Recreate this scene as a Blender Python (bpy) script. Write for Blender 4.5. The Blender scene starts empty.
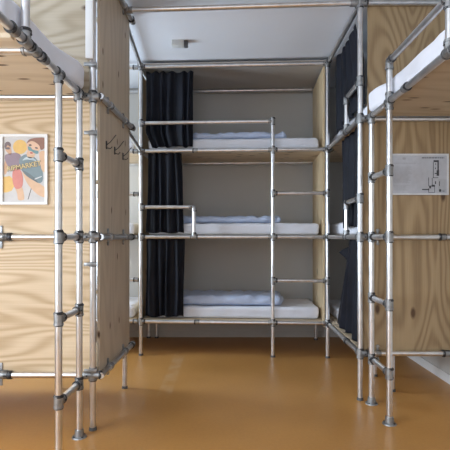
import bpy, bmesh, math, random
from mathutils import Vector, Matrix, noise

PI = math.pi
C = bpy.context.scene.collection
random.seed(7)
H_CAM = 1.35                      # eye height: level with the middle bunk rails
T1, T2, T3, TOP = 0.385, 1.35, 2.33, 3.29   # bunk rail heights
R = 0.0215                        # tube radius
CEIL = 3.36

# ------------------------------------------------------------------ materials
def mat(name):
    m = bpy.data.materials.new(name); m.use_nodes = True
    nt = m.node_tree; return m, nt, nt.nodes['Principled BSDF']

def N(nt, kind, **kw):
    n = nt.nodes.new(kind)
    for k, v in kw.items():
        if k in n.inputs: n.inputs[k].default_value = v
        else: setattr(n, k, v)
    return n

def ramp(nt, stops):
    r = nt.nodes.new('ShaderNodeValToRGB')
    e = r.color_ramp.elements
    while len(e) < len(stops): e.new(0.5)
    for el, (p, c) in zip(e, stops):
        el.position = p; el.color = (*c, 1) if len(c) == 3 else c
    return r

def plain(name, col, rough=0.6, metal=0.0, var=0.06, scale=8.0, bump=0.0, bscale=60):
    m, nt, b = mat(name); L = nt.links
    tc = N(nt, 'ShaderNodeTexCoord')
    n = N(nt, 'ShaderNodeTexNoise', Scale=scale, Detail=3.0)
    L.new(tc.outputs['Object'], n.inputs['Vector'])
    r = ramp(nt, [(0.3, tuple(c * (1 - var) for c in col)), (0.7, tuple(min(1, c * (1 + var)) for c in col))])
    L.new(n.outputs['Fac'], r.inputs['Fac']); L.new(r.outputs['Color'], b.inputs['Base Color'])
    b.inputs['Roughness'].default_value = rough; b.inputs['Metallic'].default_value = metal
    if bump:
        n2 = N(nt, 'ShaderNodeTexNoise', Scale=bscale, Detail=2.0)
        L.new(tc.outputs['Object'], n2.inputs['Vector'])
        bp = N(nt, 'ShaderNodeBump', Strength=bump, Distance=0.004)
        L.new(n2.outputs['Fac'], bp.inputs['Height']); L.new(bp.outputs['Normal'], b.inputs['Normal'])
    return m

def plywood(name, light, dark, scale, seed=(0, 0, 0), knots=0.4, rings=11.0, contrast=1.0, kscale=3.2, plane='xz', ksize=.085, kst=.45):
    """rotary cut veneer: contour rings of a noise stretched along the grain, fine fibres, a few dark knots"""
    m, nt, b = mat(name); L = nt.links
    tc = N(nt, 'ShaderNodeTexCoord')
    mp = N(nt, 'ShaderNodeMapping'); mp.inputs['Scale'].default_value = scale; mp.inputs['Location'].default_value = seed
    L.new(tc.outputs['Object'], mp.inputs['Vector'])
    n = N(nt, 'ShaderNodeTexNoise', Scale=1.7, Detail=1.5, Roughness=0.45, Distortion=0.35)
    L.new(mp.outputs['Vector'], n.inputs['Vector'])
    mul = N(nt, 'ShaderNodeMath', operation='MULTIPLY'); mul.inputs[1].default_value = rings * 6.283
    L.new(n.outputs['Fac'], mul.inputs[0])
    sn = N(nt, 'ShaderNodeMath', operation='SINE'); L.new(mul.outputs[0], sn.inputs[0])
    mr = N(nt, 'ShaderNodeMapRange'); mr.inputs['From Min'].default_value = -1; mr.inputs['From Max'].default_value = 1
    L.new(sn.outputs[0], mr.inputs['Value'])
    pw = N(nt, 'ShaderNodeMath', operation='POWER'); pw.inputs[1].default_value = 1.6
    L.new(mr.outputs['Result'], pw.inputs[0])
    # fibres
    mp2 = N(nt, 'ShaderNodeMapping'); mp2.inputs['Scale'].default_value = tuple(s * (9 if s >= 1 else 1.2) for s in scale)
    L.new(tc.outputs['Object'], mp2.inputs['Vector'])
    f = N(nt, 'ShaderNodeTexNoise', Scale=7.0, Detail=4.0, Roughness=0.65)
    L.new(mp2.outputs['Vector'], f.inputs['Vector'])
    # broad colour drift
    dr = N(nt, 'ShaderNodeTexNoise', Scale=1.3, Detail=2.0); L.new(mp.outputs['Vector'], dr.inputs['Vector'])
    a1 = N(nt, 'ShaderNodeMath', operation='MULTIPLY'); a1.inputs[1].default_value = 0.5 * contrast
    L.new(pw.outputs[0], a1.inputs[0])
    a2 = N(nt, 'ShaderNodeMath', operation='MULTIPLY_ADD'); a2.inputs[1].default_value = 0.45
    L.new(f.outputs['Fac'], a2.inputs[0]); L.new(a1.outputs[0], a2.inputs[2])
    a3 = N(nt, 'ShaderNodeMath', operation='MULTIPLY_ADD'); a3.inputs[1].default_value = 0.42
    L.new(dr.outputs['Fac'], a3.inputs[0]); L.new(a2.outputs[0], a3.inputs[2])
    rp = ramp(nt, [(0.3, light), (1.05 if False else 1.0, dark)])
    L.new(a3.outputs[0], rp.inputs['Fac'])
    # knots
    sxyz = N(nt, 'ShaderNodeSeparateXYZ'); L.new(tc.outputs['Object'], sxyz.inputs[0])
    cb = N(nt, 'ShaderNodeCombineXYZ')
    for k, ax in enumerate(plane):
        L.new(sxyz.outputs['xyz'.index(ax)], cb.inputs[k])
    mp3 = N(nt, 'ShaderNodeMapping')
    mp3.inputs['Scale'].default_value = tuple((1.0 if scale['xyz'.index(ax)] >= 1 else kst) for ax in plane) + (1.0,); mp3.inputs['Location'].default_value = seed
    L.new(cb.outputs[0], mp3.inputs['Vector'])
    v = N(nt, 'ShaderNodeTexVoronoi', voronoi_dimensions='2D', Scale=kscale); L.new(mp3.outputs['Vector'], v.inputs['Vector'])
    sp = N(nt, 'ShaderNodeSeparateColor'); L.new(v.outputs['Color'], sp.inputs['Color'])
    lt = N(nt, 'ShaderNodeMath', operation='LESS_THAN'); lt.inputs[1].default_value = knots
    L.new(sp.outputs[0], lt.inputs[0])
    kr = ramp(nt, [(ksize * .45, (1, 1, 1)), (ksize, (0, 0, 0))]); L.new(v.outputs['Distance'], kr.inputs['Fac'])
    km = N(nt, 'ShaderNodeMath', operation='MULTIPLY'); L.new(kr.outputs['Color'], km.inputs[0]); L.new(lt.outputs[0], km.inputs[1])
    mx = N(nt, 'ShaderNodeMix', data_type='RGBA')
    L.new(km.outputs[0], mx.inputs['Factor']); L.new(rp.outputs['Color'], mx.inputs[6])
    mx.inputs[7].default_value = (0.09, 0.045, 0.02, 1)
    L.new(mx.outputs[2], b.inputs['Base Color'])
    b.inputs['Roughness'].default_value = 0.55
    return m

M = {}
M['tube'] = plain('galvanised_tube', (0.74, 0.74, 0.75), 0.32, 1.0, 0.10, 14, 0.05, 40)
M['fit'] = plain('cast_fitting', (0.33, 0.335, 0.34), 0.48, 0.85, 0.25, 30, 0.2, 90)
M['fit_pale'] = plain('galvanised_fitting', (0.45, 0.455, 0.46), 0.45, 0.9, 0.2, 30, 0.2, 90)
M['screw'] = plain('dark_screw_gap_shade', (0.06, 0.06, 0.065), 0.5, 0.6)  # screws and hooks; also paints the shadow gaps on fittings
M['rubber'] = plain('grey_rubber_foot', (0.10, 0.10, 0.10), 0.7)
PL, PD = (0.78, 0.62, 0.42), (0.55, 0.37, 0.19)
M['ply_left'] = plywood('pine_plywood_horizontal', (0.71, 0.56, 0.38), (0.45, 0.305, 0.165), (0.22, 1.0, 1.5), (0.3, 0, 0.2), 0.25, 22, 0.85)
M['ply_left_up'] = plywood('pine_plywood_upper', (0.62, 0.54, 0.42), (0.40, 0.32, 0.22), (0.30, 1.0, 1.3), (4.3, 0, 1.2), 0.2, 24, 0.85)
M['ply_side'] = plywood('pine_plywood_side', (0.57, 0.48, 0.37), (0.36, 0.28, 0.20), (1.0, 1.4, 0.20), (0, 2.2, 0.7), 0.45, 11, 0.4, 4.5, 'yz', .07)
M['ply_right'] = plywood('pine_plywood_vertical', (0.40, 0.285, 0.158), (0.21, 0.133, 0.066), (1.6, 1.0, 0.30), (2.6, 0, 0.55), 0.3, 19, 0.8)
M['ply_bed'] = plywood('pine_bed_board', (0.68, 0.56, 0.41), (0.45, 0.33, 0.20), (0.3, 1.3, 1.0), (1.3, 0.4, 0), 0.75, 8.0, 0.5, 8.0, 'xy', .13, .33)
M['ply_bed_left'] = plywood('lit_pine_bed_board', (0.74, 0.64, 0.50), (0.50, 0.40, 0.28), (0.3, 1.3, 1.0), (1.3, 0.4, 0), 0.75, 8.0, 0.5, 8.0, 'xy', .13, .33)  # lit copy of the bed board, stronger left light put in the colour
M['ply_bed_right'] = plywood('shaded_pine_bed_board', (0.50, 0.40, 0.28), (0.32, 0.235, 0.145), (0.3, 1.3, 1.0), (5.3, 2.4, 0), 0.75, 8.0, 0.5, 8.0, 'xy', .13, .33)  # shaded copy of the bed board, weaker right light put in the colour
M['ply_end'] = plywood('pine_plywood_end', (0.72, 0.58, 0.38), (0.52, 0.37, 0.20), (1.0, 1.4, 0.25), (0, 5.0, 0.4), 0.25, 9.0, 0.5, 3.2, 'yz')
M['sheet'] = plain('white_sheet', (0.82, 0.84, 0.92), 0.85, 0, 0.03, 5, 0.9, 16)
M['duvet'] = plain('pale_blue_duvet', (0.55, 0.64, 0.84), 0.85, 0, 0.06, 9, 0.9, 18)
M['curtain'] = plain('navy_curtain', (0.0075, 0.009, 0.0155), 0.65, 0, 0.3, 5, 0.9, 14)
M['curtain'].node_tree.nodes['Principled BSDF'].inputs['Specular IOR Level'].default_value = 0.22
M['wall'] = plain('painted_wall', (0.60, 0.585, 0.56), 0.8, 0, 0.02, 2, 0.05, 120)
M['ceiling'] = plain('painted_ceiling', (0.76, 0.80, 0.87), 0.85, 0, 0.015, 2)
M['white'] = plain('white_paint', (0.80, 0.80, 0.80), 0.45, 0, 0.02)
M['skirting'] = plain('grey_skirting', (0.55, 0.53, 0.50), 0.5, 0, 0.03)
M['plastic'] = plain('white_plastic', (0.62, 0.64, 0.64), 0.4, 0, 0.02)
M['dgrey'] = plain('dark_grey_plastic', (0.10, 0.10, 0.11), 0.5)
M['shadeboard'] = plain('grey_shade_board', (0.46, 0.43, 0.40), 0.7, 0, 0.03, 2)  # dark tone stands in for the shaded ceiling over the back bunk

def floor_mat():
    m, nt, b = mat('ochre_linoleum'); L = nt.links
    tc = N(nt, 'ShaderNodeTexCoord')
    n1 = N(nt, 'ShaderNodeTexNoise', Scale=0.9, Detail=4.0); L.new(tc.outputs['Object'], n1.inputs['Vector'])
    n2 = N(nt, 'ShaderNodeTexNoise', Scale=45.0, Detail=4.0); L.new(tc.outputs['Object'], n2.inputs['Vector'])
    ad = N(nt, 'ShaderNodeMath', operation='MULTIPLY_ADD'); ad.inputs[1].default_value = 0.35
    L.new(n2.outputs['Fac'], ad.inputs[0]); L.new(n1.outputs['Fac'], ad.inputs[2])
    rp = ramp(nt, [(0.45, (0.43, 0.206, 0.056)), (0.85, (0.53, 0.266, 0.080))])
    L.new(ad.outputs[0], rp.inputs['Fac'])
    # pale worn strip running along the aisle
    sx = N(nt, 'ShaderNodeSeparateXYZ'); L.new(tc.outputs['Object'], sx.inputs[0])
    def band(out, lo, hi, soft):
        a = N(nt, 'ShaderNodeMapRange'); a.inputs['From Min'].default_value = lo - soft; a.inputs['From Max'].default_value = lo
        L.new(out, a.inputs['Value'])
        c = N(nt, 'ShaderNodeMapRange'); c.inputs['From Min'].default_value = hi + soft; c.inputs['From Max'].default_value = hi
        L.new(out, c.inputs['Value'])
        q = N(nt, 'ShaderNodeMath', operation='MULTIPLY'); L.new(a.outputs[0], q.inputs[0]); L.new(c.outputs[0], q.inputs[1]); return q
    bx = band(sx.outputs[0], -0.57, -0.47, 0.02); by = band(sx.outputs[1], 3.9, 5.2, 0.15)
    nn = N(nt, 'ShaderNodeTexNoise', Scale=7.0, Detail=5.0); L.new(tc.outputs['Object'], nn.inputs['Vector'])
    nr = ramp(nt, [(0.35, (0.0, 0.0, 0.0)), (0.8, (0.36, 0.36, 0.36))]); L.new(nn.outputs['Fac'], nr.inputs['Fac'])
    q1 = N(nt, 'ShaderNodeMath', operation='MULTIPLY'); L.new(bx.outputs[0], q1.inputs[0]); L.new(by.outputs[0], q1.inputs[1])
    q2 = N(nt, 'ShaderNodeMath', operation='MULTIPLY'); L.new(q1.outputs[0], q2.inputs[0]); L.new(nr.outputs['Color'], q2.inputs[1])
    mx = N(nt, 'ShaderNodeMix', data_type='RGBA')
    L.new(q2.outputs[0], mx.inputs['Factor']); L.new(rp.outputs['Color'], mx.inputs[6]); mx.inputs[7].default_value = (0.62, 0.50, 0.36, 1)
    L.new(mx.outputs[2], b.inputs['Base Color'])
    rr = N(nt, 'ShaderNodeMapRange'); rr.inputs['To Min'].default_value = 0.30; rr.inputs['To Max'].default_value = 0.44
    L.new(n1.outputs['Fac'], rr.inputs['Value']); L.new(rr.outputs[0], b.inputs['Roughness'])
    b.inputs['Specular IOR Level'].default_value = 0.4
    return m
M['floor'] = floor_mat()

# ------------------------------------------------------------------ mesh helpers
class MB:
    def __init__(s): s.bm = bmesh.new()
    def tube(s, p, q, r=R, seg=16):
        p = Vector(p); q = Vector(q); d = q - p; L = d.length
        rot = d.to_track_quat('Z', 'Y').to_matrix().to_4x4()
        bmesh.ops.create_cone(s.bm, cap_ends=True, segments=seg, radius1=r, radius2=r, depth=L, matrix=Matrix.Translation((p + q) / 2) @ rot)
        return s
    def cone(s, p, q, r1, r2, seg=16):
        p = Vector(p); q = Vector(q); d = q - p
        rot = d.to_track_quat('Z', 'Y').to_matrix().to_4x4()
        bmesh.ops.create_cone(s.bm, cap_ends=True, segments=seg, radius1=r1, radius2=r2, depth=d.length, matrix=Matrix.Translation((p + q) / 2) @ rot)
        return s
    def box(s, a, b, bev=0.0):
        a = Vector(a); b = Vector(b); c = (a + b) / 2; d = b - a
        r = bmesh.ops.create_cube(s.bm, size=1.0, matrix=Matrix.Translation(c) @ Matrix.Diagonal((*[abs(x) for x in d], 1)))
        if bev:
            es = list({e for v in r['verts'] for e in v.link_edges})
            bmesh.ops.bevel(s.bm, geom=es, offset=bev, segments=2, affect='EDGES', profile=0.5)
        return s
    def prism(s, pts, lo, hi, axis='z'):
        """polygon extruded from lo to hi along an axis"""
        def P(u, v, w):
            return {'z': (u, v, w), 'y': (u, w, v), 'x': (w, u, v)}[axis]
        n = len(pts)
        A = [s.bm.verts.new(P(u, v, lo)) for u, v in pts]; B = [s.bm.verts.new(P(u, v, hi)) for u, v in pts]
        s.bm.faces.new(A); s.bm.faces.new(B[::-1])
        for i in range(n):
            j = (i + 1) % n; s.bm.faces.new((A[i], B[i], B[j], A[j]))
        return s
    def build(s, name, m, parent=None, smooth=True):
        bmesh.ops.recalc_face_normals(s.bm, faces=s.bm.faces[:])
        if parent is not None: bmesh.ops.translate(s.bm, vec=-origin(parent), verts=s.bm.verts[:])
        me = bpy.data.meshes.new(name); s.bm.to_mesh(me); s.bm.free()
        me.materials.append(m)
        if smooth:
            for p in me.polygons: p.use_smooth = True
            me.set_sharp_from_angle(angle=math.radians(38))
        o = bpy.data.objects.new(name, me); C.objects.link(o)
        if parent is not None: o.parent = parent
        return o

def origin(o):
    v = Vector(o.location)
    while o.parent is not None:
        o = o.parent; v = v + Vector(o.location)
    return v

def tag(o, label=None, cat=None, group=None, kind=None):
    if label: o['label'] = label
    if cat: o['category'] = cat
    if group: o['group'] = group
    if kind: o['kind'] = kind
    return o

def recentre(o):
    """put the origin of a one-mesh thing at its base"""
    vs = [v.co for v in o.data.vertices]
    c = Vector(((min(v.x for v in vs) + max(v.x for v in vs)) / 2, (min(v.y for v in vs) + max(v.y for v in vs)) / 2, min(v.z for v in vs)))
    o.data.transform(Matrix.Translation(-c)); o.location = o.location + c
    return o

def thing(name, loc, label, cat, group=None):
    o = bpy.data.objects.new(name, None); o.empty_display_size = 0.1; C.objects.link(o); o.location = loc
    return tag(o, label, cat, group)

def struct(name, mb, m):
    return tag(mb.build(name, m, None, False), kind='structure')

X, Y, Z = Vector((1, 0, 0)), Vector((0, 1, 0)), Vector((0, 0, 1))

class Rig:
    """a tube-and-fitting bunk frame"""
    def __init__(s, name, loc, label, cat, group=None, fr=.0275, fm='fit'):
        s.fr = fr; s.fm = M[fm]; s.o = thing(name, loc, label, cat, group)
    def post(s, x, y, z0, z1, foot='cap', name='post'):
        MB().tube((x, y, z0 + (0.004 if z0 < 0.01 else 0)), (x, y, z1)).build(name, M['tube'], s.o)
        if foot == 'cap' and z0 < 0.01:
            MB().cone((x, y, 0.0), (x, y, 0.022), R + .006, R + .003).build('foot', M['rubber'], s.o)
        elif foot == 'flange':
            b = MB(); b.cone((x, y, 0.0), (x, y, 0.009), 0.05, 0.047, 24); b.cone((x, y, .009), (x, y, .055), .033, .0285)
            f = b.build('foot', M['fit'], s.o)
            k = MB()
            for i in range(4):
                a = PI / 4 + i * PI / 2; k.tube((x + .039 * math.cos(a), y + .039 * math.sin(a), .008), (x + .039 * math.cos(a), y + .039 * math.sin(a), .013), .006, 8)
            k.build('screw', M['screw'], f)
    def rail(s, p, q, name='rail'): return MB().tube(p, q).build(name, M['tube'], s.o)
    def fit(s, p, *dirs, up=True, v=Z, r=None, ln=None):
        r = r or s.fr; ln = ln or (.058 if r > .027 else .045)
        p = Vector(p); b = MB(); dark = []
        def ring(c, d):  # dark band painting the shadow gap where a tube enters
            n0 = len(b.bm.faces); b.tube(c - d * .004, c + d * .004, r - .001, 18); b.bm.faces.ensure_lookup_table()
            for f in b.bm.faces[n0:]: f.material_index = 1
        if up:
            b.tube(p - v * .036, p + v * .036, r, 18); b.tube(p - v * .036, p - v * .027, r + .003, 18); b.tube(p + v * .027, p + v * .036, r + .003, 18)
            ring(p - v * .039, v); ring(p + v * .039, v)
        for d in dirs:
            d = Vector(d).normalized()
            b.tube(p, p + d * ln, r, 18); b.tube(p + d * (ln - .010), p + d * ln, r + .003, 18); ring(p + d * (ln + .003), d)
        o = b.build('fitting', s.fm, s.o); o.data.materials.append(M['screw'])  # second slot paints the shadow gaps
        d = Vector(dirs[0] if dirs else X).normalized(); side = d.cross(Z)
        if side.length < .1: side = X
        side.normalize()
        if side.y > 0.3 or (abs(side.y) <= .3 and side.x * p.x > 0): side = -side
        c = p + d * (ln * .6 if dirs else 0)
        MB().tube(c + side * (r - .002), c + side * (r + .004), .0065, 8).build('set_screw', M['screw'], o)
        return o
    def collar(s, p, d, ln=.05):
        p = Vector(p); d = Vector(d).normalized(); b = MB()
        b.tube(p - d * ln / 2, p + d * ln / 2, s.fr, 18); b.tube(p - d * ln / 2, p - d * (ln / 2 - .012), s.fr + .003, 18)
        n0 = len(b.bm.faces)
        for e in (-1, 1): b.tube(p + d * e * (ln / 2 - .001), p + d * e * (ln / 2 + .005), s.fr - .001, 18)  # dark end bands, shadow gap painted round the tube
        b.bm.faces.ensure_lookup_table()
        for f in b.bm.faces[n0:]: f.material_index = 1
        o = b.build('fitting', s.fm, s.o); o.data.materials.append(M['screw']); return o  # second slot paints the shadow gaps

# ------------------------------------------------------------------ soft things
def soft_box(L, W, H, r, seed, amp, freq, cuts=34):
    """rounded cushion centred in x and y, standing on z=0, with wrinkles"""
    bm = bmesh.new(); bmesh.ops.create_cube(bm, size=2.0)
    bmesh.ops.subdivide_edges(bm, edges=bm.edges[:], cuts=cuts, use_grid_fill=True)
    hx, hy, hz = L / 2, W / 2, H / 2; off = Vector((seed * 3.1, seed * 1.7, seed * .9))
    for v in bm.verts:
        p = Vector((math.sin(v.co.x * PI / 2) * hx, math.sin(v.co.y * PI / 2) * hy, math.sin(v.co.z * PI / 2) * hz))
        c = Vector((max(-hx + r, min(hx - r, p.x)), max(-hy + r, min(hy - r, p.y)), max(-hz + r, min(hz - r, p.z))))
        d = p - c
        if d.length > 1e-6: p = c + d.normalized() * r
        w = noise.noise((p + off) * freq) + .55 * noise.noise((p + off) * freq * 2.3) + .5 * (1 - abs(noise.noise(Vector((p.x * freq * 2.2, p.y * freq * .8, p.z * freq * .6)) + off)) * 2)
        k = min(1.0, (p.z + hz) / (H * .35))
        dirn = d.normalized() if d.length > 1e-6 else Vector((0, 0, 0))
        p = p + dirn * w * amp * k
        v.co = p + Vector((0, 0, hz))
    bmesh.ops.recalc_face_normals(bm, faces=bm.faces[:])
    return bm

def soft(name, bm, m, loc, rz, label, cat, group=None):
    me = bpy.data.meshes.new(name); bm.to_mesh(me); bm.free(); me.materials.append(m)
    for p in me.polygons: p.use_smooth = True
    o = bpy.data.objects.new(name, me); C.objects.link(o); o.location = loc; o.rotation_euler = (0, 0, rz)
    return tag(o, label, cat, group)

def mattress(cx, cy, z, L, W, rz, seed, label, group, H=0.132, rad=.034, amp=.0085, frq=8.0):
    return soft('mattress', soft_box(L, W, H, rad, seed, amp, frq, 44), M['sheet'], (cx, cy, z + .003), rz, label, 'mattress', group)

def curtain(P0, P1, zt, zb, lo, hi, pleats, amp, seed, label, group, nx=120, nz=26, flap=None):
    """pleated cloth hung along the line P0-P1; lo(v), hi(v) give its ends in metres along it, v = 0 top, 1 bottom"""
    P0 = Vector((*P0, 0)); P1 = Vector((*P1, 0)); d = (P1 - P0).normalized(); nrm = Vector((-d.y, d.x, 0))
    rnd = random.Random(seed); ph = [rnd.uniform(0, 6.28) for _ in range(6)]
    bm = bmesh.new(); g = []
    for j in range(nz + 1):
        v = j / nz; row = []
        for i in range(nx + 1):
            u = i / nx
            uu = u + .035 * math.sin(6.283 * 1.7 * u + ph[0]) + .012 * math.sin(6.283 * 4.1 * u + ph[1])
            t = uu * pleats * 6.283
            k = .55 + .45 * min(1, v * 3)
            w = amp * k * (math.sin(t + .5 * v * math.sin(ph[2] + u * 5)) + .14 * math.sin(1.9 * t + ph[3]))
            w += amp * .35 * math.sin(3 * v + 7 * u + ph[4])
            a = lo(v) + (hi(v) - lo(v)) * u + .006 * math.sin(t * .5 + v * 4)
            if flap: a += flap[2] * max(0, 1 - abs(v - flap[0]) / flap[1]) * max(0, (u - .82) / .18)
            z = zt + (zb - zt) * v - (.022 * (.5 - .5 * math.cos(t * 1.0)) * max(0, 1 - v * 8)) + .008 * math.sin(t * .5 + ph[5]) * v
            row.append(bm.verts.new(P0 + d * a + nrm * w + Vector((0, 0, z))))
        g.append(row)
    for j in range(nz):
        for i in range(nx): bm.faces.new((g[j][i], g[j][i + 1], g[j + 1][i + 1], g[j + 1][i]))
    me = bpy.data.meshes.new('curtain'); bm.to_mesh(me); bm.free(); me.materials.append(M['curtain'])
    for p in me.polygons: p.use_smooth = True
    o = bpy.data.objects.new('curtain', me); C.objects.link(o)
    md = o.modifiers.new('thickness', 'SOLIDIFY'); md.thickness = .0035; md.offset = 0
    tag(o, label, 'curtain', group); return recentre(o)

# ------------------------------------------------------------------ room shell
XL, XR, YB, YF = -3.05, 2.07, -2.6, 6.08
struct('floor', MB().box((XL - .1, YB - .1, -.1), (XR + .1, YF + .1, 0)), M['floor'])
struct('ceiling', MB().box((XL - .1, YB - .1, CEIL), (XR + .1, YF + .1, CEIL + .1)), M['ceiling'])
struct('wall_back', MB().box((XL - .1, YF, 0), (XR + .1, YF + .1, CEIL)), M['wall'])
struct('wall_right', MB().box((XR, YB, 0), (XR + .1, YF, CEIL)), M['wall'])
def wall_with_holes(axis, at, th, lo, hi, holes):
    """wall with window openings (a0, a1, z0, z1), openings in order"""
    b = MB()
    def bx(a0, a1, z0, z1):
        if a1 - a0 < 1e-4 or z1 - z0 < 1e-4: return
        if axis == 'x': b.box((at, a0, z0), (at + th, a1, z1))
        else: b.box((a0, at, z0), (a1, at + th, z1))
    cur = lo
    for a0, a1, z0, z1 in holes:
        bx(cur, a0, 0, CEIL); bx(a0, a1, 0, z0); bx(a0, a1, z1, CEIL); cur = a1
    bx(cur, hi, 0, CEIL); return b
WL = [(-2.2, 1.9, 0.75, 3.1), (4.15, 5.10, 0.8, 2.75)]
WB = [(-2.7, 0.2, 0.9, 3.1)]  # unseen opening behind the camera, added for frontal fill
struct('wall_left', wall_with_holes('x', XL - .2, .2, YB, YF, WL), M['wall'])
struct('wall_front', wall_with_holes('y', YB - .2, .2, XL, XR, WB), M['wall'])
def window_frame(n, axis, at, a0, a1, z0, z1, div):
    b = MB(); t = .05
    def bx(p0, p1, q0, q1):
        if axis == 'x': b.box((at, p0, q0), (at + t, p1, q1))
        else: b.box((p0, at, q0), (p1, at + t, q1))
    bx(a0, a1, z0, z0 + .06); bx(a0, a1, z1 - .06, z1)
    for i in range(div + 1):
        c = a0 + (a1 - a0 - .06) * i / div; bx(c, c + .06, z0 + .06, z1 - .06)
    struct('window_%d' % n, b, M['white'])
window_frame(1, 'x', XL - .15, *WL[0], 3)
window_frame(2, 'x', XL - .15, *WL[1], 1)
window_frame(3, 'y', YB - .15, *WB[0], 4)  # added frame for the unseen fill opening
struct('baseboard_back', MB().box((XL, YF - .014, 0), (XR, YF, .085)), M['skirting'])
struct('baseboard_right', MB().box((XR - .014, YB, 0), (XR, YF - .014, .085)), M['white'])
struct('baseboard_left', MB().box((XL, YB, 0), (XL + .014, YF - .014, .085)), M['white'])

# ------------------------------------------------------------------ back bunk (faces the camera)
E = Vector((-.96, 5.14, 0)); G = Vector((1.146, 5.03, 0))
ux = (G - E).normalized(); uy = Vector((-ux.y, ux.x, 0)); LEN = (G - E).length; WID = .88
RZ = math.atan2(ux.y, ux.x)
def P(a, b, z): return E + ux * a + uy * b + Vector((0, 0, z))
bk = Rig('bunk_bed', (0.09, 5.5, 0), 'three tier steel tube bunk against the back wall facing down the aisle', 'bunk bed', 'steel tube bunk frames', .0255, 'fit_pale')
FL = 1.50
for a, b in ((0, 0), (LEN, 0), (0, WID), (LEN, WID)):
    p = P(a, b, 0); bk.post(p.x, p.y, 0, TOP)
p = P(FL, 0, 0); bk.post(p.x, p.y, 0, 2.65, name='ladder_post')
for z in (T1, T2, T3, TOP):
    for (a, b, c, d) in ((0, 0, LEN, 0), (0, WID, LEN, WID), (0, 0, 0, WID), (LEN, 0, LEN, WID)):
        bk.rail(P(a, b, z), P(c, d, z))
    bk.fit(P(0, 0, z), ux, uy); bk.fit(P(LEN, 0, z), -ux, uy)
    bk.fit(P(0, WID, z), ux, -uy); bk.fit(P(LEN, WID, z), -ux, -uy)
    if z != TOP: bk.fit(P(FL, 0, z), ux, -ux)
for z in (.86, 1.84):
    bk.rail(P(FL, 0, z), P(LEN, 0, z), 'rung'); bk.fit(P(FL, 0, z), ux); bk.fit(P(LEN, 0, z), -ux)
bk.rail(P(0, 0, 2.65), P(FL, 0, 2.65), 'guard_rail'); bk.fit(P(0, 0, 2.65), ux); bk.fit(P(FL, 0, 2.65), -ux)
bk.rail(P(0, 0, 1.69), P(.61, 0, 1.69), 'guard_rail'); bk.rail(P(.61, 0, T2), P(.61, 0, 1.69), 'guard_post')
bk.fit(P(0, 0, 1.69), ux); bk.fit(P(.61, 0, 1.69), -ux, -Z, up=False); bk.fit(P(.61, 0, T2), Z, up=True, v=ux)
bk.collar(P(.64, 0, T1), ux); bk.collar(P(.62, 0, T3), ux)
def quad_prism(pts, z0, z1): return MB().prism([(q.x, q.y) for q in pts], z0, z1)
for z in (T1, T2, T3):
    quad_prism([P(.02, .018, 0), P(LEN - .046, .018, 0), P(LEN - .046, WID - .018, 0), P(.02, WID - .018, 0)], z + R - .018, z + R).build('bed_board', M['ply_bed'], bk.o, False)
for a0, b0 in ((LEN - .044, .026), (-.042, .055)):
    quad_prism([P(a0, b0, 0), P(a0 + .018, b0, 0), P(a0 + .018, WID - .026, 0), P(a0, WID - .026, 0)], .34, 3.265).build('end_panel', M['ply_end'], bk.o, False)
quad_prism([P(0, -.02, 0), P(LEN, -.02, 0), P(LEN, WID + .02, 0), P(0, WID + .02, 0)], TOP + R, TOP + R + .012).build('added_shade_board', M['shadeboard'], bk.o, False)  # added board so the ceiling shade starts abruptly at the front rail
ZB = R
bk_mattress = {}
tiers = ((T1, 'bottom'), (T2, 'middle'), (T3, 'top'))
for i, (z, w) in enumerate(tiers):
    c = P(.05 + (LEN - .12) / 2, .473, z + ZB)
    bk_mattress[w] = mattress(c.x, c.y, c.z, LEN - .14, .74, RZ, i + 1, 'white sheeted mattress on the %s tier of the back bunk facing the aisle' % w, 'mattresses on the back bunk')
for (z, w, a0, a1, h, b0, wd) in ((T1, 'bottom', .30, 1.62, .105, .43, .55), (T2, 'middle', .40, 1.60, .07, .46, .50), (T3, 'top', .36, 1.66, .065, .42, .52)):
    base = bk_mattress[w]
    top = max(v.co.z for v in base.data.vertices) + base.location.z
    c = P((a0 + a1) / 2, b0, top + .0005)
    soft('folded_duvet', soft_box(a1 - a0, wd, h, h * .48, len(w), .024, 9.0, 44), M['duvet'], c, RZ,
         'folded pale blue duvet lying on the %s mattress of the back bunk' % w, 'duvet', 'folded duvets on the back bunk')
c0 = (P(0, .055, 0).x, P(0, .055, 0).y); c1 = (P(LEN, .055, 0).x, P(LEN, .055, 0).y)
GC = 'curtains of the back bunk'
curtain(c0, c1, TOP - .03, T3 + .055, lambda v: .045 + .08 * max(0, v - .8) / .2, lambda v: .60 - .02 * v, 5.2, .021, 11, 'dark navy pleated curtain at the left end of the back bunk top tier', GC)
curtain(c0, c1, T3 - .001, T2 + .05, lambda v: .07 - .02 * v, lambda v: .45 + .04 * v, 4.3, .021, 12, 'dark navy curtain bunched at the left end of the back bunk middle tier', GC)
curtain(c0, c1, T2 - .001, T1 + .05, lambda v: .045, lambda v: .49 - .005 * v, 4.6, .021, 13, 'dark navy curtain hanging to the lowest mattress at left of back bunk', GC)

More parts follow.
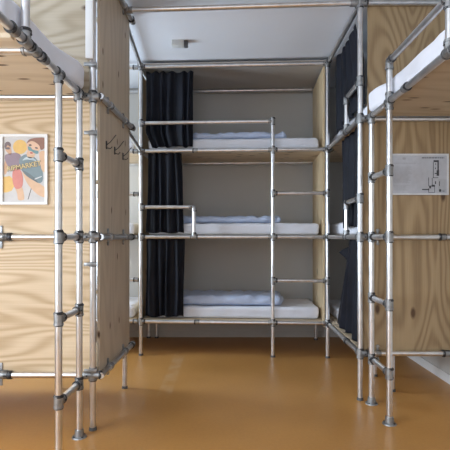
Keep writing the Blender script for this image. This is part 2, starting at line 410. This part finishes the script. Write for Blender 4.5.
# ------------------------------------------------------------------ left back bunk, in the side passage
lb = Rig('bunk_bed', (-2.0, 5.6, 0), 'steel tube bunk beside the bright wall, seen in the narrow gap past the left panel', 'bunk bed', 'steel tube bunk frames', .0255, 'fit_pale')
xr, xl, yf, yr = E.x, -2.96, 5.15, 6.02
lb.post(xl, yf, 0, TOP); lb.post(xl, yr, 0, TOP); lb.post(-1.45, yf, 0, T3, name='ladder_post'); lb.post(-1.02, yr, 0, TOP)
for z in (T1, T2, T3, TOP):
    lb.rail((xl, yf, z), (xr - .034, yf, z)); lb.rail((xl, yr, z), (-1.02, yr, z)); lb.rail((xl, yf, z), (xl, yr, z))
    lb.fit((xl, yf, z), X, Y); lb.fit((xl, yr, z), X, -Y); lb.fit((-1.02, yr, z), -X)
    lb.collar((xr - .066, yf, z), X, .05)
for z in (.86, 1.84):
    lb.rail((-1.45, yf, z), (xr - .03, yf, z), 'rung'); lb.fit((-1.45, yf, z), X); lb.collar((xr - .06, yf, z), X, .05)
for z, w in tiers:
    MB().box((xl, yf + .018, z + R - .018), (-1.03, yr - .018, z + R)).build('bed_board', M['ply_bed'], lb.o, False)
    mattress(-2.0, 5.60, z + ZB, 1.88, .76, 0, z + 4, 'white mattress on the %s tier of the bunk in the left gap' % w, 'mattresses in the left gap', .14)

# ------------------------------------------------------------------ left middle bunk, closed with plywood
Cx, Cy = -.925, 3.15; Dx, Dy = -.895, 4.02
lm = Rig('bunk_bed', (-1.9, 3.6, 0), 'steel tube bunk at left closed in with pale plywood carrying a poster', 'bunk bed', 'steel tube bunk frames')
lm.post(Cx, Cy, 0, TOP); lm.post(Dx, Dy, 0, TOP); lm.post(-2.96, Cy, 0, TOP); lm.post(-2.96, Dy, 0, TOP)
lm.post(-1.49, 4.02, 0, T3, name='ladder_post')
for z in (T1, T2, T3, TOP):
    lm.rail((Cx, Cy, z), (-2.96, Cy, z)); lm.fit((Cx, Cy, z), -X, X, ln=.058)
    lm.rail((Dx, Dy, z), (-2.96, Dy, z)); lm.fit((Dx, Dy, z), -X)
    lm.fit((-2.96, Cy, z), X, Y); lm.fit((-2.96, Dy, z), X, -Y); lm.rail((-2.96, Cy, z), (-2.96, Dy, z))
    lm.fit((-1.49, Dy, z), X, -X) if z < TOP else None
for z in (.86, 1.84):
    lm.rail((-1.49, Dy, z), (Dx, Dy, z), 'rung'); lm.fit((Dx, Dy, z), -X); lm.fit((-1.49, Dy, z), X)
for z in (T1, T2):
    lm.fit((-1.545, Cy, z), X, up=True, v=X, ln=.05)
# aisle panel and its rails with clips
def AP(t, off, z):
    a = Vector((Cx, Cy - .012, 0)); b = Vector((Dx, Dy + .012, 0)); d = (b - a).normalized(); n = Vector((d.y, -d.x, 0))
    return a + d * t + n * off + Vector((0, 0, z))
APL = (Vector((Dx, Dy + .012, 0)) - Vector((Cx, Cy - .012, 0))).length
quad_prism([AP(.042, R, 0), AP(APL, R, 0), AP(APL, R + .018, 0), AP(.042, R + .018, 0)], T1 - .03, 3.33).build('aisle_panel', M['ply_side'], lm.o, False)
dd = (AP(1, 0, 0) - AP(0, 0, 0)).normalized(); nn = (AP(0, 1, 0) - AP(0, 0, 0)).normalized()
for z in (T1, T2, T3, TOP):
    o1 = R + .018 + R
    lm.rail(AP(-.008, o1, z), AP(APL, o1, z), 'aisle_rail')
    lm.collar(AP(APL, o1, z), dd, .06)
    for t in (.22, .66):
        b = MB(); pp = AP(t, o1, z); b.tube(pp - dd * .022, pp + dd * .022, .028, 16)
        q = AP(t, R + .0235, z)
        b.tube(q - Z * .055, q - Z * .02, .009, 10); b.tube(q + Z * .02, q + Z * .055, .009, 10)
        for zz in (-.05, .05): b.tube(q + Z * zz - nn * .005, q + Z * zz + nn * .006, .014, 12)
        b.build('panel_clip', M['fit'], lm.o)
# panels facing the camera
MB().box((-2.93, 3.173, T1 - .015), (Cx - .012, 3.191, T3 + .012)).build('back_panel', M['ply_left'], lm.o, False)
MB().box((-2.93, 3.173, T3 + .016), (Cx - .012, 3.191, 3.33)).build('upper_panel', M['ply_left_up'], lm.o, False)
for z in (T1, T2):
    b = MB(); b.tube((-1.58, 3.168, z), (-1.53, 3.168, z), .03, 16)
    for s in (-1, 1): b.box((-1.585, 3.163, z + s * .045 - .035), (-1.565, 3.173, z + s * .045 + .035), .003)
    b.build('panel_clip', M['fit'], lm.o)
for z, w in tiers:
    MB().box((-2.93, 3.2, z + R - .018), (-.93, Dy - .018, z + R)).build('bed_board', M['ply_bed'], lm.o, False)
# white conduit beside the post, pipe clamps
MB().box((Cx - .034, Cy - .066, 2.575), (Cx + .020, Cy - .032, 3.35), .006).build('conduit', M['white'], lm.o)
for z in (2.55, 2.075, 1.16, .42, 3.02):
    b = MB(); b.tube((Cx, Cy, z - .018), (Cx, Cy, z + .018), .0275, 18)
    b.box((Cx - .055, Cy - .031, z - .012), (Cx + .034, Cy - .018, z + .012), .003)
    b.build('pipe_clamp', M['fit'], lm.o)
# three double coat hooks on the aisle panel
for i, t in enumerate((.19, .41, .66)):
    q = AP(t, R + .0185, 2.03)
    h = MB(); h.box(q + Vector((-.000, -.012, -.03)), q + Vector((.006, .012, .03)), .002)
    h.tube(q + nn * .003, q + nn * .03 + Z * .02, .003, 8); h.tube(q + nn * .03 + Z * .02, q + nn * .075 + Z * .075, .003, 8)
    h.tube(q + nn * .003 - Z * .02, q + nn * .032 - Z * .028, .003, 8); h.tube(q + nn * .032 - Z * .028, q + nn * .045 - Z * .012, .003, 8)
    o = h.build('coat_hook', M['screw'])
    recentre(o); tag(o, 'dark wire coat hook, %s of the row of three on the left aisle panel' % ('nearest', 'middle one', 'farthest')[i], 'hook', 'coat hooks on the aisle panel')

# ------------------------------------------------------------------ left loft bed with ladder
def lx(y): return -1.012 + (y - 1.2) * .0115
ln = Rig('loft_bed', (-1.9, 2.4, 0), 'high steel tube loft bed with ladder in the left foreground, open underneath', 'loft bed', 'loft beds in the foreground')
ln.rail((lx(1.1), 1.1, T3), (lx(3.09), 3.09, T3), 'side_rail')
Ay, By = 2.69, 3.035
ln.post(lx(Ay), Ay, 0, T3, name='ladder_post'); ln.post(lx(By) + .008, By, 0, T3, foot='flange', name='ladder_post')
ln.fit((lx(Ay), Ay, T3), -Z, up=True, v=Y); ln.fit((lx(By), By, T3), -Z, up=True, v=Y)
for z in (.365, .86, T2, 1.84):
    a = Vector((lx(Ay), Ay, z)); b = Vector((lx(By) + .008, By, z))
    ln.rail(a, b, 'rung'); ln.fit(a, b - a); ln.fit(b, a - b)
ln.post(lx(2.255), 2.255, T3, 2.64, foot=None, name='guard_post'); ln.fit((lx(2.255), 2.255, T3), Z, up=True, v=Y)
ln.rail((lx(2.255), 2.255, 2.64), (lx(1.2), 1.2, 2.64), 'guard_rail'); ln.fit((lx(2.255), 2.255, 2.64), -Y, -Z, up=False)
ln.post(lx(1.2), 1.2, 0, 2.64); ln.fit((lx(1.2), 1.2, T3), Y); ln.fit((lx(1.2), 1.2, 2.64), Y)
for (x, y) in ((-2.85, 1.2), (-2.85, 3.06)):
    ln.post(x, y, 0, T3); ln.fit((x, y, T3), X)
ln.rail((lx(1.2), 1.2, T3), (-2.85, 1.2, T3), 'cross_rail'); ln.rail((lx(2.36), 2.36, T3), (-2.85, 2.36, T3), 'cross_rail')
ln.rail((-2.85, 1.2, T3), (-2.85, 3.06, T3), 'side_rail')
for y in (2.12, 2.47, 1.6): ln.collar((lx(y), y, T3), Y, .055)
ln.fit((lx(2.36), 2.36, T3), -X, up=True, v=Y); ln.collar((lx(3.065), 3.065, T3), Y, .05)
MB().box((-2.85, 1.2, T3 + R - .018), (lx(2.3) - .018, 3.115, T3 + R)).build('bed_board', M['ply_bed_left'], ln.o, False)
MB().box((-2.8, 2.16, T3 - .022), (lx(2.3) - .03, 2.20, T3 + R - .018), .002).build('batten', M['ply_bed_left'], ln.o, False)
ml = mattress(-1.897, 2.605, T3 + ZB + .010, 1.72, 1.04, 0, 9, 'lavender white mattress on the high loft bed at left, its side hanging above the rail', 'mattresses on the loft beds', .165, .035, .006, 5.0)
for v in ml.data.vertices:      # the far aisle corner bulges out over the rail
    t = max(0, min(1, (v.co.y - .12) / .30)); v.co.x += .065 * t * t * (3 - 2 * t) * max(0, (v.co.x + .9) / 1.8)

# ------------------------------------------------------------------ right loft bed with ladder
RX = 1.187
rn = Rig('loft_bed', (1.6, 2.6, 0), 'high steel tube loft bed with ladder in the right foreground, open underneath', 'loft bed', 'loft beds in the foreground')
rn.rail((RX, 1.1, T3), (RX, 3.685, T3), 'side_rail')
P1y, P2y = 3.645, 3.25
rn.post(RX, P1y, 0, T3, foot='flange', name='ladder_post'); rn.post(RX, P2y, 0, 2.62, foot='flange', name='ladder_post')
rn.fit((RX, P1y, T3), -Z, up=True, v=Y); rn.fit((RX, P2y, T3), -Z, Z, up=True, v=Y)
for z in (.365, .86, T2, 1.83):
    a = Vector((RX, P1y, z)); b = Vector((RX, P2y, z))
    rn.rail(a, b, 'rung'); rn.fit(a, b - a); rn.fit(b, a - b)
rn.rail((RX, P2y, 2.62), (RX, 1.2, 2.62), 'guard_rail'); rn.fit((RX, P2y, 2.62), -Y, -Z, up=False)
rn.post(RX, 2.38, T3, 2.62, foot=None, name='guard_post'); rn.fit((RX, 2.38, T3), Z, up=True, v=Y); rn.fit((RX, 2.38, 2.62), -Z, up=True, v=Y)
rn.post(RX, 1.2, 0, 2.62); rn.fit((RX, 1.2, T3), Y)
for y in (1.2, 3.62):
    rn.post(2.02, y, 0, T3); rn.fit((2.02, y, T3), -Y if y > 2 else Y, up=False); 
rn.rail((RX, 1.2, T3), (2.02, 1.2, T3), 'cross_rail')
rn.rail((2.02, 1.2, T3), (2.02, 3.62, T3), 'side_rail')
for y in (2.95, 2.0): rn.collar((RX, y, T3), Y, .055)
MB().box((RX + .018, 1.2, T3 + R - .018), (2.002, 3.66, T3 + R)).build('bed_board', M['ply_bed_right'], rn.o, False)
mr = mattress(1.612, 2.56, T3 + ZB + .010, 2.24, .76, PI / 2, 14, 'bright white mattress on the high loft bed at right, above the ladder', 'mattresses on the loft beds', .165, .035, .006, 5.0)
for v in mr.data.vertices:      # the far aisle corner bulges out over the rail
    t = max(0, min(1, (v.co.x - .78) / .25)); v.co.y += .065 * t * t * (3 - 2 * t) * max(0, (v.co.y + .39) / .78)

# ------------------------------------------------------------------ right back bunk, entered from the aisle
Hx, Hy = 1.12, 3.73
rf = Rig('bunk_bed', (1.6, 4.8, 0), 'three tier steel tube bunk at right behind plywood with a framed notice', 'bunk bed', 'steel tube bunk frames')
rf.post(Hx, Hy, 0, TOP); rf.post(2.02, Hy, 0, TOP); rf.post(2.02, 5.93, 0, TOP)
rf.post(1.465, 3.94, 0, T1); rf.post(1.455, 4.37, 0, T1)
hd = (Vector((G.x, G.y, 0)) - Vector((Hx, Hy, 0))).normalized()
for z in (T1, T2, T3, TOP):
    rf.rail((Hx, Hy, z), Vector((G.x, G.y, z)) - hd * .034, 'side_rail'); rf.fit((Hx, Hy, z), X, hd)
    rf.rail((Hx, Hy, z), (2.02, Hy, z)); rf.fit((2.02, Hy, z), -X, Y)
    rf.rail((2.02, Hy, z), (2.02, 5.93, z), 'side_rail'); rf.fit((2.02, 5.93, z), -Y)
    rf.collar(Vector((G.x, G.y, z)) - hd * .066, hd, .05)
    if z < TOP: rf.collar(Vector((Hx, Hy, z)) + hd * .45, hd, .055)
rf.collar((1.80, Hy, T2), X); rf.collar((1.83, Hy, T1), X)
for z, zz in ((T3, 2.64), (T2, 1.67)):
    q = Vector((Hx, Hy, 0)) + hd * .45
    rf.rail((Hx, Hy, zz), q + Z * zz, 'guard_rail'); rf.rail(q + Z * z, q + Z * zz, 'guard_post')
    rf.fit((Hx, Hy, zz), hd); rf.fit(q + Z * zz, -hd, -Z, up=False); rf.fit(q + Z * z, Z, up=True, v=hd)
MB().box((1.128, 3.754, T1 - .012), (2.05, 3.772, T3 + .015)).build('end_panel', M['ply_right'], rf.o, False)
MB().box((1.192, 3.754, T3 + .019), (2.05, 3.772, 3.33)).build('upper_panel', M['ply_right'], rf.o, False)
for z in (T1, T2):
    for x in (1.27,):
        b = MB(); b.tube((x - .02, Hy, z), (x + .02, Hy, z), .028, 16)
        for s in (-1, 1): b.tube((x, 3.745, z + s * .02), (x, 3.745, z + s * .06), .009, 10); b.tube((x, 3.739, z + s * .055), (x, 3.754, z + s * .055), .014, 12)
        b.build('panel_clip', M['fit'], rf.o)
RA = math.atan2(5.88 - 3.80, 1.262 - 1.205)
for i, (z, w) in enumerate(tiers):
    MB().prism([(1.145, 3.785), (1.175, 4.96), (1.235, 5.08), (1.245, 5.92), (2.002, 5.92), (2.002, 3.785)], z + R - .018, z + R).build('bed_board', M['ply_bed'], rf.o, False)
    mattress(1.637, 4.83, z + ZB, 2.02, .75, RA, 20 + i, 'white mattress end behind the navy curtain on the %s tier of the right bunk' % w, 'mattresses behind the right curtains', .18 if w == 'top' else .132)
GR = 'curtains of the right bunk'
k0 = Vector((Hx, Hy, 0)) + Vector((hd.y, -hd.x, 0)) * .055; k1 = Vector((G.x, G.y, 0)) + Vector((hd.y, -hd.x, 0)) * .055
k0 = (k0.x, k0.y); k1 = (k1.x, k1.y)
curtain(k0, k1, TOP - .03, T3 + .145, lambda v: .30 - .24 * min(1, v * 2.2), lambda v: 1.14 + .06 * v, 5, .022, 21, 'dark navy curtain on the top tier of the right bunk, near the ceiling', GR)
curtain(k0, k1, T3 - .001, T2 + .095, lambda v: .08 - .03 * v, lambda v: .84 + .04 * v, 4, .022, 22, 'dark navy curtain on the middle tier of the right bunk, between the rails', GR)
curtain(k0, k1, T2 - .001, T1 + .035, lambda v: .06, lambda v: .60 + .52 * v, 4, .022, 23, 'dark navy curtain drawn slantwise on the lowest tier of the right bunk', GR, nz=40, flap=(.17, .07, .40))

# ------------------------------------------------------------------ rails linking the bunks overhead
def link(p, q, label):
    p = Vector(p); q = Vector(q); d = (q - p).normalized()
    o = thing('ceiling_rail', (p + q) / 2, label, 'rail', 'tubes linking the bunks')
    MB().tube(p, q).build('tube', M['tube'], o)
    for a in (p + d * .03, q - d * .03): MB().tube(a - d * .03, a + d * .03, .0285, 18).build('fitting', M['fit'], o)
link((Cx + .075, 3.85, TOP), (Hx - R, Hy, TOP), 'steel tube crossing the aisle just under the ceiling')
dE = Vector((E.x - Dx, E.y - Dy, 0)).normalized()
link(Vector((Dx, Dy, TOP)) + dE * R, Vector((E.x, E.y, TOP)) - dE * R, 'steel tube under the ceiling from the left plywood panel to the back bunk')
link(Vector((Dx, Dy, T3)) + dE * R, Vector((E.x, E.y, T3)) - dE * R, 'short dark steel tube at top bunk height bridging the left gap')

# ------------------------------------------------------------------ ceiling sensor
cs = thing('ceiling_sensor', (-.47, 4.62, 3.29), 'small white rectangular box fixed to the ceiling above the aisle', 'sensor')
MB().box((-.545, 4.58, 3.305), (-.42, 4.66, CEIL), .005).build('housing', M['plastic'], cs)
MB().box((-.42, 4.59, 3.30), (-.38, 4.65, CEIL), .005).build('end_cap', M['dgrey'], cs)

# ------------------------------------------------------------------ poster on the left plywood
def flat(name, col, rough=.6):
    if name.startswith('print'): col = tuple((.9 * c + .1 * g) * .92 for c, g in zip(col, (.62, .58, .54)))
    if name not in M: M[name] = plain(name, col, rough, 0, .05, 25)
    return M[name]
PX0, PX1, PZ0, PZ1, PY = -1.578, -1.247, 1.578, 2.072, 3.1725
po = thing('poster', ((PX0 + PX1) / 2, PY, PZ0), 'white framed beach poster with two figures on the left plywood', 'poster')
b = MB(); fw = .018
b.box((PX0, PY - .018, PZ0), (PX0 + fw, PY, PZ1)); b.box((PX1 - fw, PY - .018, PZ0), (PX1, PY, PZ1))
b.box((PX0 + fw, PY - .018, PZ0), (PX1 - fw, PY, PZ0 + fw)); b.box((PX0 + fw, PY - .018, PZ1 - fw), (PX1 - fw, PY, PZ1))
b.build('frame', M['white'], po, False)
MB().box((PX0 + fw, PY - .006, PZ0 + fw), (PX1 - fw, PY, PZ1 - fw)).build('print', flat('poster_ground', (.58, .56, .55)), po, False)
def pxy(u, v):     # print coordinates: u 0..100 across, v 0..150 down
    return (PX0 + fw + (PX1 - PX0 - 2 * fw) * u / 100, PZ1 - fw - (PZ1 - PZ0 - 2 * fw) * v / 150)
def smooth_poly(pts, n=5):
    out = []; m = len(pts)
    for i in range(m):
        p0, p1, p2, p3 = (Vector(pts[(i + k - 1) % m]) for k in range(4))
        for k in range(n):
            t = k / n
            out.append(tuple(.5 * ((2 * p1) + (p2 - p0) * t + (2 * p0 - 5 * p1 + 4 * p2 - p3) * t * t + (3 * p1 - p0 - 3 * p2 + p3) * t ** 3)))
    return out
def piece(name, pts, col, layer, smooth=True, mname=None):
    pts = smooth_poly(pts) if smooth else pts
    y1 = PY - .006 - .0006 * (layer - 1); y0 = PY - .006 - .0006 * layer
    return MB().prism([pxy(*p) for p in pts], y0, y1, 'y').build(name, flat(mname or ('print_' + name), col), po, False)
def disc(u, v, r, n=28): return [(u + r * math.cos(6.283 * i / n), v + r * .98 * math.sin(6.283 * i / n)) for i in range(n)]
piece('sun', disc(40, 23, 17), (.80, .50, .13), 1, False)
piece('sun', [(0, 92), (16, 90), (24, 98), (27, 112), (20, 124), (8, 128), (0, 128)], (.82, .56, .24), 1, False)
skin, skin2 = (.66, .38, .22), (.74, .47, .29)
piece('arm', [(6, 52), (14, 50), (12, 66), (8, 82), (3, 86), (2, 66)], skin, 1, True, 'print_skin')
piece('torso', [(5, 42), (18, 38), (33, 37), (42, 44), (40, 56), (36, 72), (24, 76), (12, 68), (4, 52)], (.27, .19, .24), 2)
piece('head', [(5, 22), (10, 16), (16, 18), (18, 26), (20, 36), (16, 41), (10, 36), (6, 31)], skin, 2, True, 'print_skin')
piece('hair', [(3, 24), (5, 14), (12, 11), (18, 16), (17, 23), (11, 19), (7, 24)], (.16, .11, .12), 3)
piece('leg', [(26, 110), (36, 106), (46, 118), (50, 138), (48, 145), (36, 145), (33, 130)], skin2, 2, True, 'print_skin_pale')
piece('shorts', [(24, 76), (38, 74), (46, 88), (46, 112), (36, 120), (27, 116), (22, 98)], (.68, .22, .18), 3)
piece('leg', [(46, 78), (58, 76), (68, 92), (84, 106), (100, 118), (100, 138), (84, 134), (66, 118), (52, 98)], skin2, 2, True, 'print_skin_pale')
piece('shirt', [(38, 54), (48, 42), (62, 40), (74, 46), (84, 58), (93, 76), (94, 100), (84, 106), (72, 92), (58, 82), (44, 76)], (.17, .25, .28), 3)
piece('collar_stripe', [(46, 54), (56, 46), (70, 48), (80, 56), (72, 54), (58, 52)], (.52, .62, .66), 4)
piece('neck', [(58, 34), (74, 34), (74, 46), (64, 49), (57, 44)], skin2, 4, True, 'print_skin_pale')
piece('face', [(57, 16), (70, 8), (86, 14), (88, 26), (80, 38), (68, 42), (60, 36), (56, 26)], (.78, .50, .34), 5)
piece('hair', [(56, 15), (64, 5), (84, 2), (99, 4), (99, 24), (90, 30), (86, 20), (76, 12), (66, 10)], (.28, .12, .08), 6, True, 'print_auburn')
piece('goggles', [(59, 22), (66, 24), (70, 29), (77, 31), (84, 33), (82, 39), (75, 38), (68, 33), (61, 31)], (.14, .30, .32), 6)
piece('eye', [(61, 18), (66, 17), (68, 20), (63, 21)], (.12, .08, .08), 6)
piece('eye', [(76, 24), (81, 24), (83, 27), (78, 27)], (.12, .08, .08), 7)
piece('sunglasses', [(5, 25), (14, 24), (16, 28), (11, 29), (6, 28)], (.12, .10, .12), 4)
piece('shade_band', [(44, 76), (58, 82), (72, 92), (84, 106), (72, 100), (56, 90)], (.11, .16, .18), 4)
piece('mouth', [(64, 36), (69, 35), (71, 38), (66, 39)], (.55, .10, .08), 6)
piece('arm', [(86, 38), (94, 32), (99, 38), (99, 78), (92, 76), (88, 58)], skin2, 4, True, 'print_skin_pale')
piece('pencil_line', [(58, 144), (60, 144), (68, 118), (66, 118)], (.10, .10, .10), 1, False)
piece('signature', [(74, 96), (92, 90), (92, 92), (75, 99)], (.70, .72, .72), 4, False)
def text(body, u, v, size, rot, layer, m, off, parent, name='lettering'):
    cu = bpy.data.curves.new(name, 'FONT'); cu.body = body; cu.size = size; cu.align_x = 'CENTER'; cu.align_y = 'CENTER'
    cu.extrude = .0003; cu.offset = off; cu.space_character = .95; cu.materials.append(m)
    o = bpy.data.objects.new(name, cu); C.objects.link(o); o.parent = parent
    x, z = pxy(u, v); o.location = Vector((x, PY - .006 - .0006 * layer, z)) - origin(parent)
    o.rotation_euler = (PI / 2, -rot, 0)
    bpy.context.view_layer.update()
    me = bpy.data.meshes.new_from_object(o.evaluated_get(bpy.context.evaluated_depsgraph_get()))
    k = bpy.data.objects.new(name, me); C.objects.link(k); k.parent = parent; k.location = o.location; k.rotation_euler = o.rotation_euler
    bpy.data.objects.remove(o); bpy.data.curves.remove(cu); return k
text('RIPMARKET', 50, 68, .049, math.radians(10), 8, flat('print_letter_dark', (.16, .12, .10)), .0022, po)
text('RIPMARKET', 50, 68, .049, math.radians(10), 9.3, flat('print_letter_yellow', (.86, .68, .30)), .0, po)

# ------------------------------------------------------------------ framed notice on the right plywood
SX0, SX1, SZ0, SZ1, SY = 1.370, 1.860, 1.700, 2.042, 3.7535
no = thing('framed_notice', ((SX0 + SX1) / 2, SY, SZ0), 'silver framed house notice with evacuation plan on the right plywood', 'notice')
b = MB(); fw2 = .013
b.box((SX0, SY - .016, SZ0), (SX0 + fw2, SY, SZ1)); b.box((SX1 - fw2, SY - .016, SZ0), (SX1, SY, SZ1))
b.box((SX0 + fw2, SY - .016, SZ0), (SX1 - fw2, SY, SZ0 + fw2)); b.box((SX0 + fw2, SY - .016, SZ1 - fw2), (SX1 - fw2, SY, SZ1))
b.build('frame', flat('silver_frame', (.62, .62, .63), .4), no, False)
MB().box((SX0 + fw2, SY - .006, SZ0 + fw2), (SX1 - fw2, SY, SZ1 - fw2)).build('paper', flat('notice_paper', (.45, .46, .50), .35), no, False)
def sxy(u, v): return (SX0 + (SX1 - SX0) * u / 430, SZ1 - (SZ1 - SZ0) * v / 300)
def bar(mb, u0, v0, u1, v1):
    x0, z1 = sxy(u0, v0); x1, z0 = sxy(u1, v1); mb.box((x0, SY - .0068, z0), (x1, SY - .006, z1))
rn_ = random.Random(3)
t = MB(); bar(t, 95, 26, 118, 42)
def words(mb, u0, u1, v, h):
    u = u0
    while u < u1:
        w = rn_.uniform(8, 22); bar(mb, u, v, min(u1, u + w), v + h); u += w + 3
words(t, 30, 190, 66, 4)
for i in range(15): words(t, 30, 132 + rn_.uniform(0, 30), 94 + i * 8.2, 3.2)
for i in range(5): words(t, 30, 110 + rn_.uniform(0, 40), 230 + i * 8, 3)
tag(t.build('text_lines', flat('notice_grey_ink', (.36, .36, .39)), no, False), kind='stuff')
t = MB(); words(t, 236, 400, 26, 6)
bar(t, 238, 256, 290, 264)
for (u0, v0, u1, v1) in ((322, 46, 360, 60), (350, 58, 360, 120), (344, 120, 362, 160), (322, 52, 326, 60), (318, 60, 322, 112), (318, 112, 322, 176), (316, 172, 356, 176),
                         (310, 176, 314, 240), (332, 200, 340, 220), (284, 172, 288, 236), (284, 232, 312, 236), (290, 236, 304, 252), (308, 226, 332, 240),
                         (284, 252, 288, 282), (284, 280, 330, 283), (328, 240, 331, 283), (362, 200, 368, 234), (334, 70, 340, 78), (332, 100, 338, 110), (330, 140, 344, 146), (362, 258, 378, 276), (388, 264, 402, 267), (388, 274, 402, 277), (388, 264, 391, 277)):
    bar(t, u0, v0, u1, v1)
tag(t.build('evacuation_plan', flat('notice_black_ink', (.05, .05, .06)), no, False), kind='stuff')
t = MB(); bar(t, 356, 186, 410, 280); t.build('plan_legend', flat('notice_shade', (.42, .43, .46)), no, False)

# ------------------------------------------------------------------ light, world, camera
def area(name, loc, rot, sx, sy, power, col):
    l = bpy.data.lights.new(name, 'AREA'); l.shape = 'RECTANGLE'; l.size = sx; l.size_y = sy; l.energy = power; l.color = col
    o = bpy.data.objects.new(name, l); C.objects.link(o); o.location = loc; o.rotation_euler = rot; return o
DAY = (.80, .90, 1.0)
a0, a1, z0, z1 = WL[0]; area('daylight_side', (XL - .22, (a0 + a1) / 2, (z0 + z1) / 2), (0, -PI / 2, 0), z1 - z0, a1 - a0, 330, DAY)
a0, a1, z0, z1 = WL[1]; area('daylight_passage', (XL - .22, (a0 + a1) / 2, (z0 + z1) / 2), (0, -PI / 2, 0), z1 - z0, a1 - a0, 130, (.74, .87, 1.0))
a0, a1, z0, z1 = WB[0]; area('added_fill_behind', ((a0 + a1) / 2, YB - .22, (z0 + z1) / 2), (PI / 2, 0, 0), a1 - a0, z1 - z0, 28, DAY)  # added fill light from behind the camera
w = bpy.data.worlds.new('sky'); bpy.context.scene.world = w; w.use_nodes = True
w.node_tree.nodes['Background'].inputs[0].default_value = (.75, .85, 1, 1); w.node_tree.nodes['Background'].inputs[1].default_value = .5

cam = bpy.data.cameras.new('camera'); cam.sensor_width = 36; cam.lens = 36; cam.shift_y = 12 / 450
co = bpy.data.objects.new('camera', cam); C.objects.link(co); co.location = (0, 0, H_CAM); co.rotation_euler = (PI / 2, 0, 0)
sc = bpy.context.scene; sc.camera = co
sc.view_settings.view_transform = 'Standard'; sc.view_settings.look = 'None'; sc.view_settings.gamma = 1; sc.view_settings.use_curve_mapping = False
sc.view_settings.exposure = 0.0
